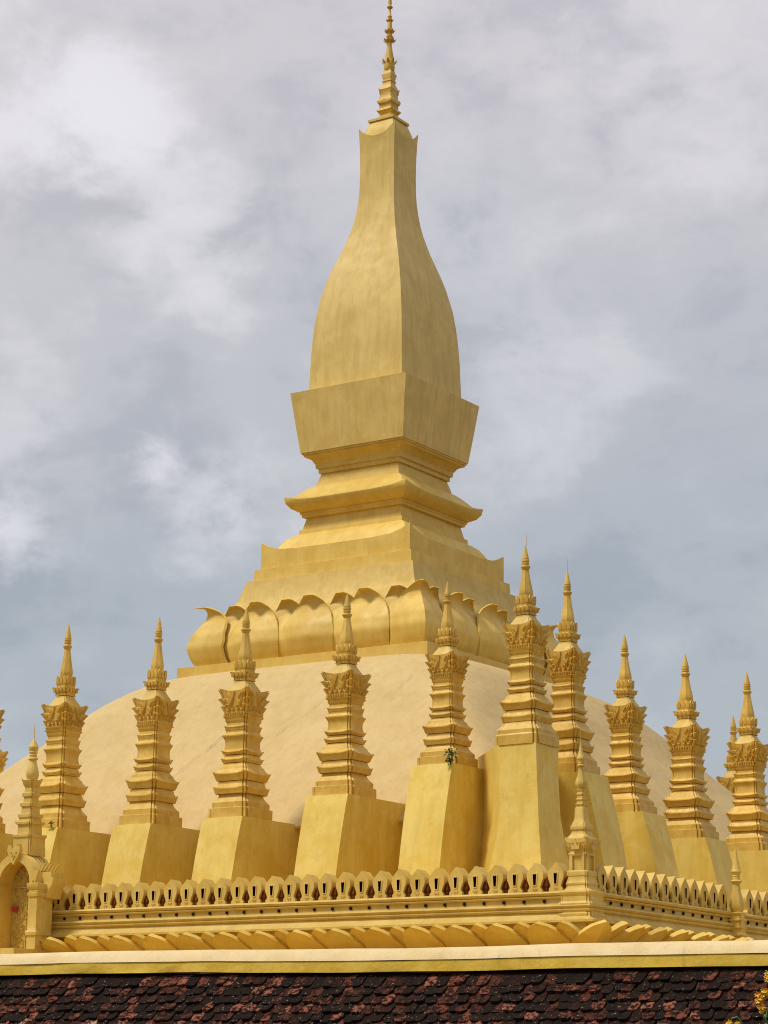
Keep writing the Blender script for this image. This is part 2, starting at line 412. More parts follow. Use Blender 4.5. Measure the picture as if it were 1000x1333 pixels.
LO('eave_roof', [(20.1, 2.93), (20.14, 3.05, .02), (20.25, 3.28, .04), (20.42, 3.46, .1), (20.6, 3.52, .2), (20.66, 3.50, .2), (20.72, 3.36, .14), (20.86, 3.14, .05), (21.1, 2.95), (21.32, 2.72), (21.48, 2.5), (21.52, 2.4), (21.74, 2.35), (22.13, 2.22), (22.15, 2.33), (22.36, 2.33), (22.38, 2.43), (22.6, 2.45), (22.66, 2.5), (22.8, 2.58), (22.92, 2.76), (22.93, 2.86), (23.02, 2.86), (23.03, 2.93), (23.11, 2.93)], SQ, GOLD, stupa, pw=3, lp=.3)
LO('flaring_block', [(23.11, 2.98), (24.6, 3.18), (26.13, 3.38), (26.14, 3.35), (26.12, 2.6)], SQ2, SPIRE, stupa)
SPR = [(26.1, 2.74), (27.47, 2.69), (28.2, 2.67), (28.87, 2.63), (29.6, 2.58), (30.29, 2.50), (31.0, 2.40), (31.52, 2.29), (32.2, 2.13), (32.78, 1.96), (33.4, 1.75), (33.84, 1.60), (34.4, 1.44), (34.9, 1.31), (35.4, 1.21), (35.95, 1.13), (36.5, 1.07), (37, 1.04), (38.04, 1.02), (39.08, 1.035), (39.7, 1.07, .25), (39.86, 1.10, .58), (39.83, 1.03, .5), (39.7, .9, .2), (39.6, .8)]
LO('spire_body', SPR, SQ, SPIRE, stupa, pw=2.2, lp=.1, angle=50)
LO('spire_cap', [(39.6, .96), (40.0, .93), (40.3, .86), (40.6, .76), (40.82, .68), (40.82, .76), (40.95, .76), (40.97, .62)], SQ2, GOLDW, stupa)
fz = lambda row: 41.33+(150-row/8.33)*.04304
fr = lambda w: w/2/292
rows = [(1333, 260), (1290, 200), (1248, 200), (1240, 235), (1222, 275), (1216, 262), (1188, 205), (1165, 203), (1150, 215), (1142, 245), (1125, 256), (1105, 248), (1095, 222), (1085, 203), (1040, 190), (1010, 192), (990, 215), (982, 205), (955, 178), (925, 140), (905, 140), (900, 155), (888, 150), (884, 135), (870, 135), (825, 165), (818, 160), (800, 135), (775, 120)]
LO('finial_base', [(fz(a), fr(b), .05 if b > 210 and a < 1300 else 0) for a, b in rows], SQ, GOLD2, stupa)
rows = [(780, 100), (770, 112), (740, 122), (715, 118), (690, 122), (660, 100), (620, 92), (560, 68), (500, 52), (470, 50), (465, 70), (458, 84), (445, 108), (440, 70), (425, 60), (405, 76), (398, 60), (370, 56), (356, 92), (346, 100), (340, 56), (320, 52), (250, 48), (240, 40), (232, 72), (226, 66), (220, 38), (195, 40), (185, 50), (175, 34), (120, 24), (100, 24), (94, 56), (84, 66), (76, 40), (66, 34), (40, 40), (-40, 34), (-46, 50), (-56, 46), (-62, 26), (-150, 20), (-160, 36), (-172, 14), (-330, 4)]
o = LO('finial_spire', [(fz(a), fr(b)*1.39) for a, b in rows], sect_round(16), GOLD2, stupa)
bm = bmesh.new()
for row, w, n, hgt in ((690, 128, 8, .16), (455, 108, 8, .11), (352, 92, 8, .10), (232, 64, 8, .07), (990, 290, 0, 0)):
    z, r = fz(row), fr(w)*1.39
    if n:
        for i in range(n):
            a = 2*math.pi*(i+.5)/n; d = Vector((math.cos(a), math.sin(a), 0)); tt = Vector((-d.y, d.x, 0))
            p = d*r*.85+Vector((0, 0, z-hgt*.5))
            vs = [bm.verts.new(x) for x in (p-tt*r*.3, p+tt*r*.3, p+d*r*.35+tt*r*.22+Vector((0, 0, hgt*.7)), p+d*r*.55+Vector((0, 0, hgt*1.6)), p+d*r*.35-tt*r*.22+Vector((0, 0, hgt*.7)))]
            c2 = bm.verts.new(p+d*r*.02+Vector((0, 0, hgt*.5)))
            for a_, b_ in ((0, 1), (1, 2), (2, 3), (3, 4), (4, 0)): bm.faces.new((vs[a_], vs[b_], c2))
            bm.faces.new(vs)
    else:
        for k in range(4):
            a = k*math.pi/2+math.pi/4; d = Vector((math.cos(a), math.sin(a), 0)); p = d*fr(192)*1.38+Vector((0, 0, fz(1030)))
            cyl(bm, p, p+d*.10+Vector((0, 0, .32)), .05, .012, 5)
obj('finial_leaves', bm, GOLD2, stupa)

# ------------------------------------------------------------------ small stupas
K = 148.5
def rr_(lst, T=1235): return [((T-r[0])/K, r[1]/420)+((r[2],) if len(r) > 2 else ())+((r[3]/420,) if len(r) > 3 else ()) for r in lst]
BASE = rr_([(1235, 437), (1182, 437), (1180, 430), (1178, 394), (1150, 394), (1147, 386), (1132, 340), (1120, 314), (1106, 300), (1092, 296)])
BASEC = rr_([(1235, 405), (1182, 405), (1178, 400), (1172, 388), (1150, 386), (1140, 366), (1126, 330), (1114, 314), (1092, 296)])
TIERS = rr_([(1092, 292), (1104, 306), (1102, 318, .0), (1090, 328, .03), (1078, 344, .07), (1073, 342, .07), (1068, 312, .02), (1050, 288), (1038, 286), (1037, 304), (1029, 304), (1028, 310), (1012, 332, .04), (1000, 356, .09), (995, 354, .09), (990, 330, .03), (972, 292), (970, 284), (955, 268), (954, 256), (944, 232), (938, 230), (936, 240), (926, 250, .04), (919, 264, .07), (915, 260, .07), (910, 234), (903, 222), (894, 220), (893, 232), (884, 244, .04), (877, 262, .07), (873, 258, .07), (868, 232), (861, 224)])
BODY = rr_([(861, 222), (845, 213), (828, 211), (812, 216), (800, 232), (792, 250, .02), (786, 252, .02), (780, 228), (768, 208), (757, 210), (756, 216), (746, 224, .03), (741, 234, .05), (737, 230, .05), (731, 202), (716, 198)])
CROWN = rr_([(716, 200), (708, 216), (700, 224), (699, 216), (690, 226), (684, 236, 0, 250), (680, 236, 0, 254), (679, 218, 0, 228), (661, 218, 0, 230), (645, 224, 0, 244), (632, 228, 0, 266), (630, 228, 0, 268), (624, 231, 0, 244), (606, 238, 0, 262), (592, 243, 0, 310), (589, 244, 0, 316), (583, 247, 0, 256), (568, 252, .03, 272), (554, 257, .05, 288), (545, 260, .12, 304), (544, 254, .10, 282), (548, 236, .06, 250), (556, 214)])
ROOF = rr_([(556, 236, .06), (548, 226, .03), (535, 205), (520, 178), (506, 152), (494, 132), (486, 128), (485, 136), (477, 138), (476, 130), (468, 130)])
SCROWN = rr_([(468, 132), (462, 140), (458, 150, 0, 156), (452, 150, 0, 154), (444, 158, .02, 178), (438, 160, .03, 182), (437, 150, .02, 160), (440, 128), (430, 118), (420, 122), (416, 128), (412, 116)])
COLLAR = rr_([(412, 118), (405, 124), (390, 118), (372, 112), (371, 90), (376, 74)])
BULB = rr_([(376, 80), (360, 90), (345, 92), (325, 84), (290, 68), (250, 54), (215, 42), (212, 42)])
RING = rr_([(213, 44), (206, 52), (199, 62), (193, 62), (190, 46), (184, 38), (180, 48), (172, 50), (170, 40), (166, 40), (164, 50), (156, 50), (154, 42), (150, 42)])
TIP = rr_([(150, 46), (140, 42), (120, 32), (95, 20), (68, 4)])
def crown_relief():
    bm = bmesh.new()
    z0, z1 = (1235-664)/K, (1235-546)/K
    def rad(v): return (217+(260-217)*v)/420
    cs = [
        ([(1.0, 1.0), (.82, .78), (.62, .60), (.49, .44), (.46, .27), (.56, .13), (.70, .13), (.77, .25), (.72, .37), (.62, .36), (.60, .27)], .038, .085),
        ([(.98, .60), (.86, .52), (.76, .47)], .032, .07),
        ([(1.0, .32), (.88, .28), (.80, .30)], .032, .07),
        ([(.02, .98), (.10, .72), (.24, .56), (.34, .42), (.33, .24), (.22, .14), (.11, .2), (.12, .33), (.21, .33)], .036, .08),
        ([(.55, .92), (.40, .80), (.28, .66)], .03, .06), ([(.80, .96), (.66, .82), (.50, .64)], .028, .06),
    ]
    for k in range(4):
        rot = Matrix.Rotation(k*math.pi/2, 3, 'Z')
        for sgn in (-1, 1):
            def fm(u, v_, h):
                r = rad(v_); uu = u*sgn
                lift = .10*max(0, abs(u))**3*max(0, v_)
                cr = (abs(uu)**5)*.05
                return rot @ Vector((uu*(r*1.0), -(r+h+cr), z0+(z1-z0)*v_+lift))
            for c, w, h in cs: ribbon(bm, c, w, h, fm, n=3)
        for i in range(9):     # bead row under the crown
            u = -.44+.11*i; z = (1235-682)/K
            p = rot @ Vector((u, -.545, z)); q = rot @ Vector((u, -.585, z+.13))
            cyl(bm, p, q, .042, .05, 6)
        # corner fins of the crown: a serrated flame standing out along each diagonal
        d = (rot @ Vector((1, -1, 0))).normalized(); t = Vector((-d.y, d.x, 0))
        pr = [(676, 236), (664, 236), (632, 282), (625, 250), (591, 316), (584, 266), (541, 318), (548, 262), (600, 210), (676, 205)]
        a, b = [], []
        for row, w in pr:
            p = d*(w/420*1.33)+Vector((0, 0, (1235-row)/K+.03))
            a.append(bm.verts.new(p+t*.045)); b.append(bm.verts.new(p-t*.045))
        m = len(pr)
        for i in range(m): bm.faces.new((a[i], a[(i+1) % m], b[(i+1) % m], b[i]))
        bm.faces.new(a); bm.faces.new(b[::-1])
    return bm
def collar_leaves():
    bm = bmesh.new()
    for ring_, (row0, row1, r, w, outw) in enumerate(((414, 368, 122/420, .075, .035), (460, 434, 158/420, .06, .04))):
        for k in range(4):
            rot = Matrix.Rotation(k*math.pi/2, 3, 'Z')
            for i in (-1, 0, 1) if ring_ == 0 else (-1.5, -.5, .5, 1.5):
                sp = r*.68 if ring_ == 0 else r*.5
                z0, z1 = (1235-row0)/K, (1235-row1)/K
                pts = [(-w, 0, z0), (w, 0, z0), (w*1.05, .012, z0+(z1-z0)*.6), (w*.5, outw*.7, z0+(z1-z0)*.9), (0, outw, z1), (-w*.5, outw*.7, z0+(z1-z0)*.9), (-w*1.05, .012, z0+(z1-z0)*.6)]
                f = [bm.verts.new(rot @ Vector((i*sp+x, -r-.02-y, z))) for x, y, z in pts]
                bk = [bm.verts.new(rot @ Vector((i*sp+x*.9, -r+.04-y, z-.01))) for x, y, z in pts]
                c_ = bm.verts.new(rot @ Vector((i*sp, -r-.055, z0+(z1-z0)*.45)))
                m = len(pts)
                for q in range(m):
                    bm.faces.new((f[q], f[(q+1) % m], c_)); bm.faces.new((f[q], bk[q], bk[(q+1) % m], f[(q+1) % m]))
                bm.faces.new(bk[::-1])
    return bm
def grooved(rows):
    out = []
    for i, r in enumerate(rows):
        if i and len(r) == 2 and len(rows[i-1]) == 2:
            z0, r0 = rows[i-1]; z1, r1 = r
            if r1-r0 > .018 and z1-z0 < .03 and z1 > z0:
                out += [(z0+.001, r0-.045), (z0+.032, r0-.045), (z0+.034, r1), (max(z1, z0+.052), r1)]; continue
            if r0-r1 > .012 and 0 <= z1-z0 < .03:
                pass
        out.append(r)
    return out
def lmesh(name, rows, sec, m, **k):
    if sec is NO: rows = grooved(rows)
    a = k.pop('angle', 32)
    bm = bmesh.new(); loft(bm, rows, sec, **k); return mesh_from(bm, name, m, a if a != 32 else 19)
SM = [('base', lmesh('base', BASE, NO, GOLD2)), ('tiers', lmesh('tiers', TIERS, NO, GOLD2, pw=2.5)), ('body', lmesh('body', BODY, NO, GOLD2, pw=2.5)),
      ('crown', lmesh('crown', CROWN, NO, GOLD2, pw=2)), ('roof', lmesh('roof', ROOF, NO, GOLDW, pw=2)), ('small_crown', lmesh('small_crown', SCROWN, NO, GOLD2, pw=2)),
      ('collar', lmesh('collar', COLLAR, NO, GOLD2)), ('bulb', lmesh('bulb', [(a, b*1.32) for a, b in BULB], sect_round(8, math.pi/8), GOLD2)),
      ('finial_ring', lmesh('finial_ring', [(a, b*1.32) for a, b in RING], sect_round(14), GOLD2)), ('finial_tip', lmesh('finial_tip', [(a, b*1.32) for a, b in TIP], sect_round(14), GOLD2))]
BASEC_M = lmesh('base_corner', BASEC, NO, GOLD2)
RELIEF = mesh_from(crown_relief(), 'crown_carving', GOLD2, 50)
LEAVES = mesh_from(collar_leaves(), 'collar_leaf', GOLD2, 40)
NEEDLE = lmesh('needle', [((1235-70)/K, .012), ((1235-20)/K, .009), ((1235+10)/K, .002)], sect_round(6), GOLD2)
HT = (1235-68)/K
H = .0
def buttress(face, c, zt, hw, parent, loc, h2=None, bot=-1.2):
    """battered buttress; face 'A' looks to -Y, 'B' to +X, 'N' is the diagonal one on the near corner"""
    bm = bmesh.new()
    zs_ = [bot, 0, .8, 1.8, 2.8, zt-.9, zt-.3, zt] if zt > 4 else [bot, 0, .8, 1.8, zt-.8, zt-.3, zt]
    X0, Y0 = loc[0], loc[1]
    rings = []
    for z in zs_:
        d = zt-z; out = hw+.27+.24*d-.010*d*d-.08*math.exp(-d*1.1)
        if face == 'A': q = [(-hw, -out), (hw, -out), (hw, 4.2), (-hw, 4.2)]
        elif face == 'B': q = [(out, -hw), (out, hw), (-4.2, hw), (-4.2, -hw)]
        else:
            o2 = hw+.04+.05*d+.012*d*d; li = .26*math.sin(min(1, d/4.3)*math.pi)
            q = [(-hw+li, -o2), (o2*.98, -o2), (o2*.98, hw-li), (-4.4, 4.4+hw*1.5), (-4.4-hw*1.5, 4.4)]
        rings.append([bm.verts.new((x, y, z-loc[2])) for x, y in q])
    n = len(rings[0])
    for a, b in zip(rings, rings[1:]):
        for i in range(n): bm.faces.new((a[i], a[(i+1) % n], b[(i+1) % n], b[i]))
    bm.faces.new(rings[-1]); bm.faces.new(rings[0][::-1])
    return obj('buttress', bm, FIN, parent, angle=12)
GRP = 'small stupas standing around the great dome'
def small_stupa(face, x, y, zb, zt, sw, label, needle=False, fin=True, hw=1.05, corner=False, rz=0):
    t = thing('small_stupa', label, 'small stupa', (x, y, zb), GRP)
    rz = R(random.uniform(-1.6, 1.6))
    sz = (zt-zb)/HT
    lean = (random.uniform(-.007, .007), random.uniform(-.007, .007))
    for nm, me in SM:
        if nm == 'base' and corner: me = BASEC_M
        o = link(nm, me, t, scale=((sw if nm != 'base' or corner else hw/1.04*.995), (sw if nm != 'base' or corner else hw/1.04*.995), sz), rz=rz)
        o.rotation_euler = (lean[0], lean[1], rz); o.rotation_euler.z = rz
        if nm == 'crown':
            r = link('crown_carving', RELIEF, o)
        if nm == 'collar': link('collar_leaf', LEAVES, o)
    if needle: link('needle', NEEDLE, t, scale=(1, 1, sz))
    if fin: buttress(face, 0, zb, hw+.02, t, (x, y, zb))
    return t
f = .80/.8047
WS = 18.85
A = [(15.45, 4.72, 11.73, .69/.8047, .86, 'golden small stupa just left of the tall corner one, fern at its foot'),
     (10.85, 3.85, 11.79, .80/.8047, .93, 'golden small stupa with its tip before the lotus petals, left of the ferny one'),
     (5.95, 3.27, 11.75, .82/.8047, .94, 'golden small stupa standing immediately right of the long crack in the dome'),
     (1.45, 3.22, 11.79, .77/.8047, .94, 'golden small stupa standing immediately left of the long crack in the dome'),
     (-3.4, 3.30, 11.96, .79/.8047, .94, 'golden small stupa rising behind the spire of the arched gate')]
for x, zb, zt, sw, hw, lb in A: small_stupa('A', x, -WS, zb, zt, sw, lb, hw=hw)
small_stupa('A', -8.1, -WS, 3.45, 12.2, .80/.8047, 'golden small stupa cut off by the left edge, only its right tips showing', hw=.94)
small_stupa('N', 18.86, -18.86, 5.25, 12.73, .74/.8047, 'tallest small stupa, with a needle tip, on the near corner above a waisted buttress', needle=True, hw=.79, corner=True)
B = [(-15.75, 4.55, 12.37, .72/.8047, .9, True, 'golden small stupa directly right of and partly behind the tall corner one'),
     (-11.15, 3.55, 10.65, .71/.8047, .92, False, 'golden small stupa, second to the right of the tall corner one'),
     (-5.7, 3.05, 10.73, .806/.8047, .95, False, 'golden small stupa, third to the right of the tall corner one'),
     (.3, 3.05, 10.88, .80/.8047, .95, False, 'golden small stupa nearest the right edge, a farther one behind its left side')]
for y, zb, zt, sw, hw, nd, lb in B: small_stupa('B', WS, y, zb, zt, sw, lb, needle=nd, hw=hw)
small_stupa('A', 9.6, WS, 4.0, 12.2, 1.02, 'far golden small stupa half hidden behind the rightmost one, crown tip and finial showing', fin=False)
small_stupa('A', 4.55, WS, 3.5, 11.8, .8, 'far golden small stupa, only its tip above the right slope of the dome', fin=False)
small_stupa('B', -WS, -6.75, 4.5, 12.15, .88, 'far golden small stupa at the left edge, one bright crown wing showing', fin=False)

# ------------------------------------------------------------------ terrace wall with merlons and lotus petals
HB = 24.0
wall = thing('terrace_wall', 'long golden terrace wall with pierced leaf-shaped merlons and lotus petals along its foot', 'wall', (0, 0, 0))
PROF = [(-2.6, 23.75), (-1.5, 23.95), (-1.44, 24.46), (-1.37, 24.46), (-1.36, 24.38), (-1.30, 24.28), (-1.16, 24.16), (-1.10, 24.14), (-1.09, 24.20), (-1.04, 24.24), (-1.01, 24.24), (-1.00, 24.18), (-.97, 24.20), (-.91, 24.26), (-.86, 24.24), (-.83, 24.14), (-.82, 24.05), (-.80, 24.04), (-.66, 24.04), (-.65, 24.12), (-.61, 24.15), (-.59, 24.15), (-.58, 24.10), (-.54, 24.17), (-.48, 24.20), (-.43, 24.16), (-.41, 24.06), (-.405, 23.4)]
o = LO('moulded_parapet', PROF, sect_square((-1, -.5, 0, .5)), GOLDW, wall, close=(True, True), angle=30)
# merlon
def half_merlon():
    # outline from the bottom centre to the tip, right half
    return [(.0, -.41), (.26, -.41), (.27, -.34), (.235, -.29), (.20, -.25), (.205, -.20), (.245, -.10), (.29, 0), (.305, .10), (.298, .20), (.265, .27), (.0, .545)]
def merlon_mesh():
    bm = bmesh.new(); hmm = half_merlon()
    ol = hmm[1:-1]+[hmm[-1]]+[(-x, z) for x, z in hmm[1:-1][::-1]]
    sl = [(.042, -.17), (.062, .14), (.058, .18), (.025, .19), (0, .165), (-.025, .19), (-.058, .18), (-.062, .14), (-.042, -.17)]
    D = .56
    # outer side + back
    fo = [bm.verts.new((x, 0, z)) for x, z in ol]; bo = [bm.verts.new((x*.97, D, z-.02)) for x, z in ol]
    n = len(ol)
    for i in range(n): bm.faces.new((fo[i], fo[(i+1) % n], bo[(i+1) % n], bo[i]))
    bm.faces.new(bo)
    # front face with a slot: frame ring raised
    def ring(k, y): return [bm.verts.new((x*k[0], y, z*k[1]+k[2])) for x, z in sl]
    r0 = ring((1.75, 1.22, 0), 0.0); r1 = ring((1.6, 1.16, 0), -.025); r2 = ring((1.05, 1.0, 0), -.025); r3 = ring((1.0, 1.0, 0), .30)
    m = len(sl)
    for a, b in ((r0, r1), (r1, r2), (r2, r3)):
        for i in range(m): bm.faces.new((a[i], a[(i+1) % m], b[(i+1) % m], b[i]))
    bk = bm.faces.new(r3); bk.material_index = 1  # slot interior takes the painted recess shade
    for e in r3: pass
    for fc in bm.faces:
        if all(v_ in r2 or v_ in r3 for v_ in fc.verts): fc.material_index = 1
    es = []
    for lst in (fo, r0):
        for i in range(len(lst)):
            e = bm.edges.get((lst[i], lst[(i+1) % len(lst)]))
            if e: es.append(e)
    bmesh.ops.triangle_fill(bm, edges=es, use_beauty=True)
    # rosette under the slot
    for dx, dz, rr in ((0, -.30, .035), (-.07, -.29, .03), (.07, -.29, .03), (-.04, -.335, .025), (.04, -.335, .025)):
        cyl(bm, (dx, .02, dz), (dx, -.03, dz), rr, rr*.7, 6)
    return mesh_from(bm, 'merlon', [GOLDW, DARK], 30)
MM = merlon_mesh()
def spindle():
    bm = bmesh.new()
    loft(bm, [(-.41, .03), (-.36, .03), (-.35, .055), (-.32, .055), (-.30, .035), (-.26, .05), (-.22, .075), (-.1, .045), (.08, .02)], sect_round(8))
    box(bm, -.19, .19, .0, .05, -.41, .02)  # backing plate in the gap: undercoat plus painted-in shade
    return mesh_from(bm, 'spindle', REDBROWN)
SP = spindle()
dm = .7685; off = 1.153
ks = list(range(29))
for k in ks:
    x = HB-off-k*dm
    j = random.uniform(-.008, .008)
    link('merlon', MM, wall, (x+j, -HB+random.uniform(-.01, .01), random.uniform(-.010, .010)), rz=random.uniform(-.035, .035), scale=(random.uniform(.97, 1.03), 1, random.uniform(.975, 1.025)))
    link('spindle', SP, wall, (x-dm/2, -HB+.12, 0))
link('spindle', SP, wall, (HB-off+dm/2, -HB+.12, 0))
for k in range(27):
    if k in (13, 14): continue
    y = -HB+off-.045+k*dm
    link('merlon', MM, wall, (HB, y+random.uniform(-.008, .008), random.uniform(-.010, .010)), rz=math.pi/2+random.uniform(-.03, .03), scale=(random.uniform(.97, 1.03), 1, random.uniform(.975, 1.025)))
    link('spindle', SP, wall, (HB-.12, y+dm/2, 0), rz=math.pi/2)
bm = bmesh.new()
for k in range(-1, 30):
    x = HB-off-k*dm-dm/2; cyl(bm, (x, -24.10, -.73), (x, -24.045, -.73), .052, .052, 8)
for k in range(-1, 27):
    y = -HB+off+k*dm+dm/2; cyl(bm, (24.045, y, -.73), (24.10, y, -.73), .052, .052, 8)
d = obj('drain_hole_disc', bm, DARK, wall)
# the discs stand proud; their near-black colour paints the shade inside the holes
bm = bmesh.new()
# lower lotus petals
def low_petal(Wd, z0=-2.75, z1=-1.55, corner=False, dr=0, th=.15):
    bm = bmesh.new(); nu, nv = 14, 12
    P = [(0, 23.7), (.3, 24.3), (.55, 24.76), (.75, 25.10), (.9, 25.34), (1, 25.5)]
    def pt(i, j, o):
        u = -1+2*i/nu; v_ = j/nv
        q = max(0, (v_-.25)/.75); hw = max(.004, Wd*max(0, 1-q**2.3)**.6); s = u*hw
        r = interp(P, v_)+dr-o*(.8+.5*v_)+.10*abs(u)**5*max(0, v_-.2)-.12*(s/Wd)**2
        z = z0+(z1-z0)*v_+o*.55*(v_)
        if not corner: return (s, -r, z)
        return (r+s, -r, z) if s <= 0 else (r, -r+s, z)
    gr = [[[bm.verts.new(pt(i, j, o)) for j in range(nv+1)] for i in range(nu+1)] for o in (0, th)]
    for k in (0, 1):
        for i in range(nu):
            for j in range(nv): bm.faces.new((gr[k][i][j], gr[k][i+1][j], gr[k][i+1][j+1], gr[k][i][j+1]))
    for i in (0, nu):
        for j in range(nv): bm.faces.new((gr[0][i][j], gr[1][i][j], gr[1][i][j+1], gr[0][i][j+1]))
    for j in (0, nv):
        for i in range(nu): bm.faces.new((gr[0][i][j], gr[1][i][j], gr[1][i+1][j], gr[0][i+1][j]))
    return mesh_from(bm, 'foot_petal', GOLD, 40)
LB, LS, LC = low_petal(.80), low_petal(.52, dr=-.16, z1=-1.50), low_petal(.95, corner=True)
pitch = 1.6
for k in range(1, 15):
    x = 24.6-k*pitch
    if x > 1.9: link('foot_petal', LB, wall, (x, random.uniform(-.02, .02), random.uniform(-.015, .015)))
for k in range(15):
    x = 24.6-(k+.5)*pitch
    if x > 1.2: link('foot_petal', LS, wall, (x, random.uniform(-.02, .02), random.uniform(-.015, .015)))
for k in range(1, 15): link('foot_petal', LB, wall, (0, -24.6+k*pitch, random.uniform(-.015, .015)), rz=math.pi/2)
for k in range(15): link('foot_petal', LS, wall, (0, -24.6+(k+.5)*pitch, random.uniform(-.015, .015)), rz=math.pi/2)
link('foot_petal', LC, wall)
# terrace behind the parapet and the platform below the petals
bm = bmesh.new(); box(bm, -24, 23.5, -23.5, 24, -2.5, -.95); o = obj('terrace_floor', bm, TERR); o['kind'] = 'structure'
bm = bmesh.new(); box(bm, -30, 30, -30, 30, -7.9, -2.6); o = obj('lower_platform', bm, GOLDW); o['kind'] = 'structure'

# corner post
def post(name, rows, x, y, label, cat, zf, wf, extra=None, sec=NO):
    t = thing(name, label, cat, (x, y, 0))
    for nm, rws, sc, m in rows:
        LO(nm, [(zf(r[0]), wf(r[1])*(1.3 if sc is not NO and r[1] > 6 else 1)) + tuple(r[2:]) for r in rws], sc, m, t)
    return t
zf = lambda row: .25+(893-row)/198
wf = lambda w: w/548
RD = sect_round(14)
cp = post('corner_post', [
    ('pedestal', [(1290, 300), (1215, 300), (1195, 320), (1180, 334), (1172, 334), (1165, 300), (1130, 296), (1125, 322), (1108, 332), (1100, 322), (1092, 296), (1060, 294), (1050, 312), (1035, 322), (1026, 312), (1018, 250), (1005, 222), (990, 212), (986, 222), (974, 226), (968, 214), (945, 198), (930, 196), (928, 206), (905, 210), (898, 204), (893, 190)], NO, GOLDW),
    ('shrine_body', [(893, 150), (800, 148), (798, 190, .02), (788, 196, .02), (782, 180), (765, 172)], NO, GOLDW),
    ('crown', [(765, 172), (750, 205), (738, 226, .05), (722, 230, .06), (718, 238, .06), (690, 236, .08), (686, 214), (676, 190)], NO, GOLDW),
    ('roof', [(676, 190), (662, 160), (645, 140), (632, 140), (630, 156), (618, 164), (605, 156), (603, 146), (590, 136), (572, 112), (545, 98), (490, 92), (478, 78)], NO, GOLDW),
    ('tiers', [(478, 76), (470, 92, .02), (462, 96, .02), (458, 70), (440, 64), (434, 80, .02), (428, 82, .02), (424, 62), (406, 58), (400, 76, .02), (394, 78, .02), (391, 56), (376, 52), (370, 72, .02), (364, 76, .02), (360, 52), (354, 46)], NO, GOLDW),
    ('bulb', [(356, 58), (342, 82), (326, 88), (306, 78), (270, 50), (230, 36), (216, 36)], sect_round(8), GOLDW),
    ('finial', [(216, 42), (209, 60), (203, 56), (199, 40), (190, 46), (182, 40), (176, 50), (168, 46), (164, 58), (154, 56), (148, 48), (110, 28), (70, 12), (50, 5), (-40, 3)], RD, GOLDW)],
    23.65, -23.65, 'slender golden corner post with miniature shrine and spire where the terrace walls meet', 'spired post', zf, wf)
for k in range(4):      # gable points, pilasters and corner acroteria of the shrine head
    rot = Matrix.Rotation(k*math.pi/2, 3, 'Z')
    bm = bmesh.new()
    pts = [(-.14, zf(760)), (.14, zf(760)), (.17, zf(715)), (.07, zf(740)), (0, zf(690)), (-.07, zf(740)), (-.17, zf(715))]
    a = [bm.verts.new(rot @ Vector((x, -.46, z))) for x, z in pts]; b = [bm.verts.new(rot @ Vector((x, -.36, z))) for x, z in pts]
    m = len(pts)
    for i in range(m): bm.faces.new((a[i], a[(i+1) % m], b[(i+1) % m], b[i]))
    bm.faces.new(a); bm.faces.new(b); obj('gable', bm, GOLDW, cp)
    for sx in (-.22, .22):
        bm = bmesh.new(); p = rot @ Vector((sx, -.30, 0))
        box(bm, p.x-.045, p.x+.045, p.y-.045, p.y+.045, zf(893), zf(790)); obj('pilaster', bm, GOLDW, cp)
    bm = bmesh.new()
    d = rot @ Vector((1, -1, 0)).normalized(); tt = Vector((-d.y, d.x, 0))
    pp = [(.44, zf(755)), (.62, zf(722)), (.66, zf(690)), (.54, zf(705)), (.42, zf(700))]
    a = [bm.verts.new(d*r_+tt*.05+Vector((0, 0, z))) for r_, z in pp]; b = [bm.verts.new(d*r_-tt*.05+Vector((0, 0, z))) for r_, z in pp]
    for i in range(5): bm.faces.new((a[i], a[(i+1) % 5], b[(i+1) % 5], b[i]))
    bm.faces.new(a); bm.faces.new(b); obj('acroterion', bm, GOLDW, cp)
# second post on the right-hand wall
zf2 = lambda row: 1.9+(130-row)/219
wf2 = lambda w: w/560
pp_ = post('spired_post', [
    ('shaft', [(1000, 110), (885, 112), (870, 118), (845, 150), (835, 176, .02), (826, 180, .02), (818, 150), (800, 126), (780, 128), (772, 150, .02), (764, 152, .02), (758, 122), (720, 118), (712, 148, .02), (704, 150, .02), (696, 118), (672, 116), (662, 140), (650, 150), (644, 128)], NO, GOLDW),
    ('bulb', [(644, 92), (632, 104), (600, 124), (575, 122), (530, 100), (480, 72), (430, 60), (420, 56)], sect_round(8), GOLDW),
    ('finial', [(420, 60), (410, 80), (400, 92), (395, 84), (388, 56), (375, 60), (368, 54), (360, 62), (352, 56), (345, 60), (335, 74), (325, 84), (318, 76), (300, 66), (230, 40), (150, 14), (128, 7), (10, 4)], RD, GOLDW)],
    24.3, -13.15, 'small golden post with smooth pointed spire amid the right-hand merlons', 'spired post', zf2, wf2)

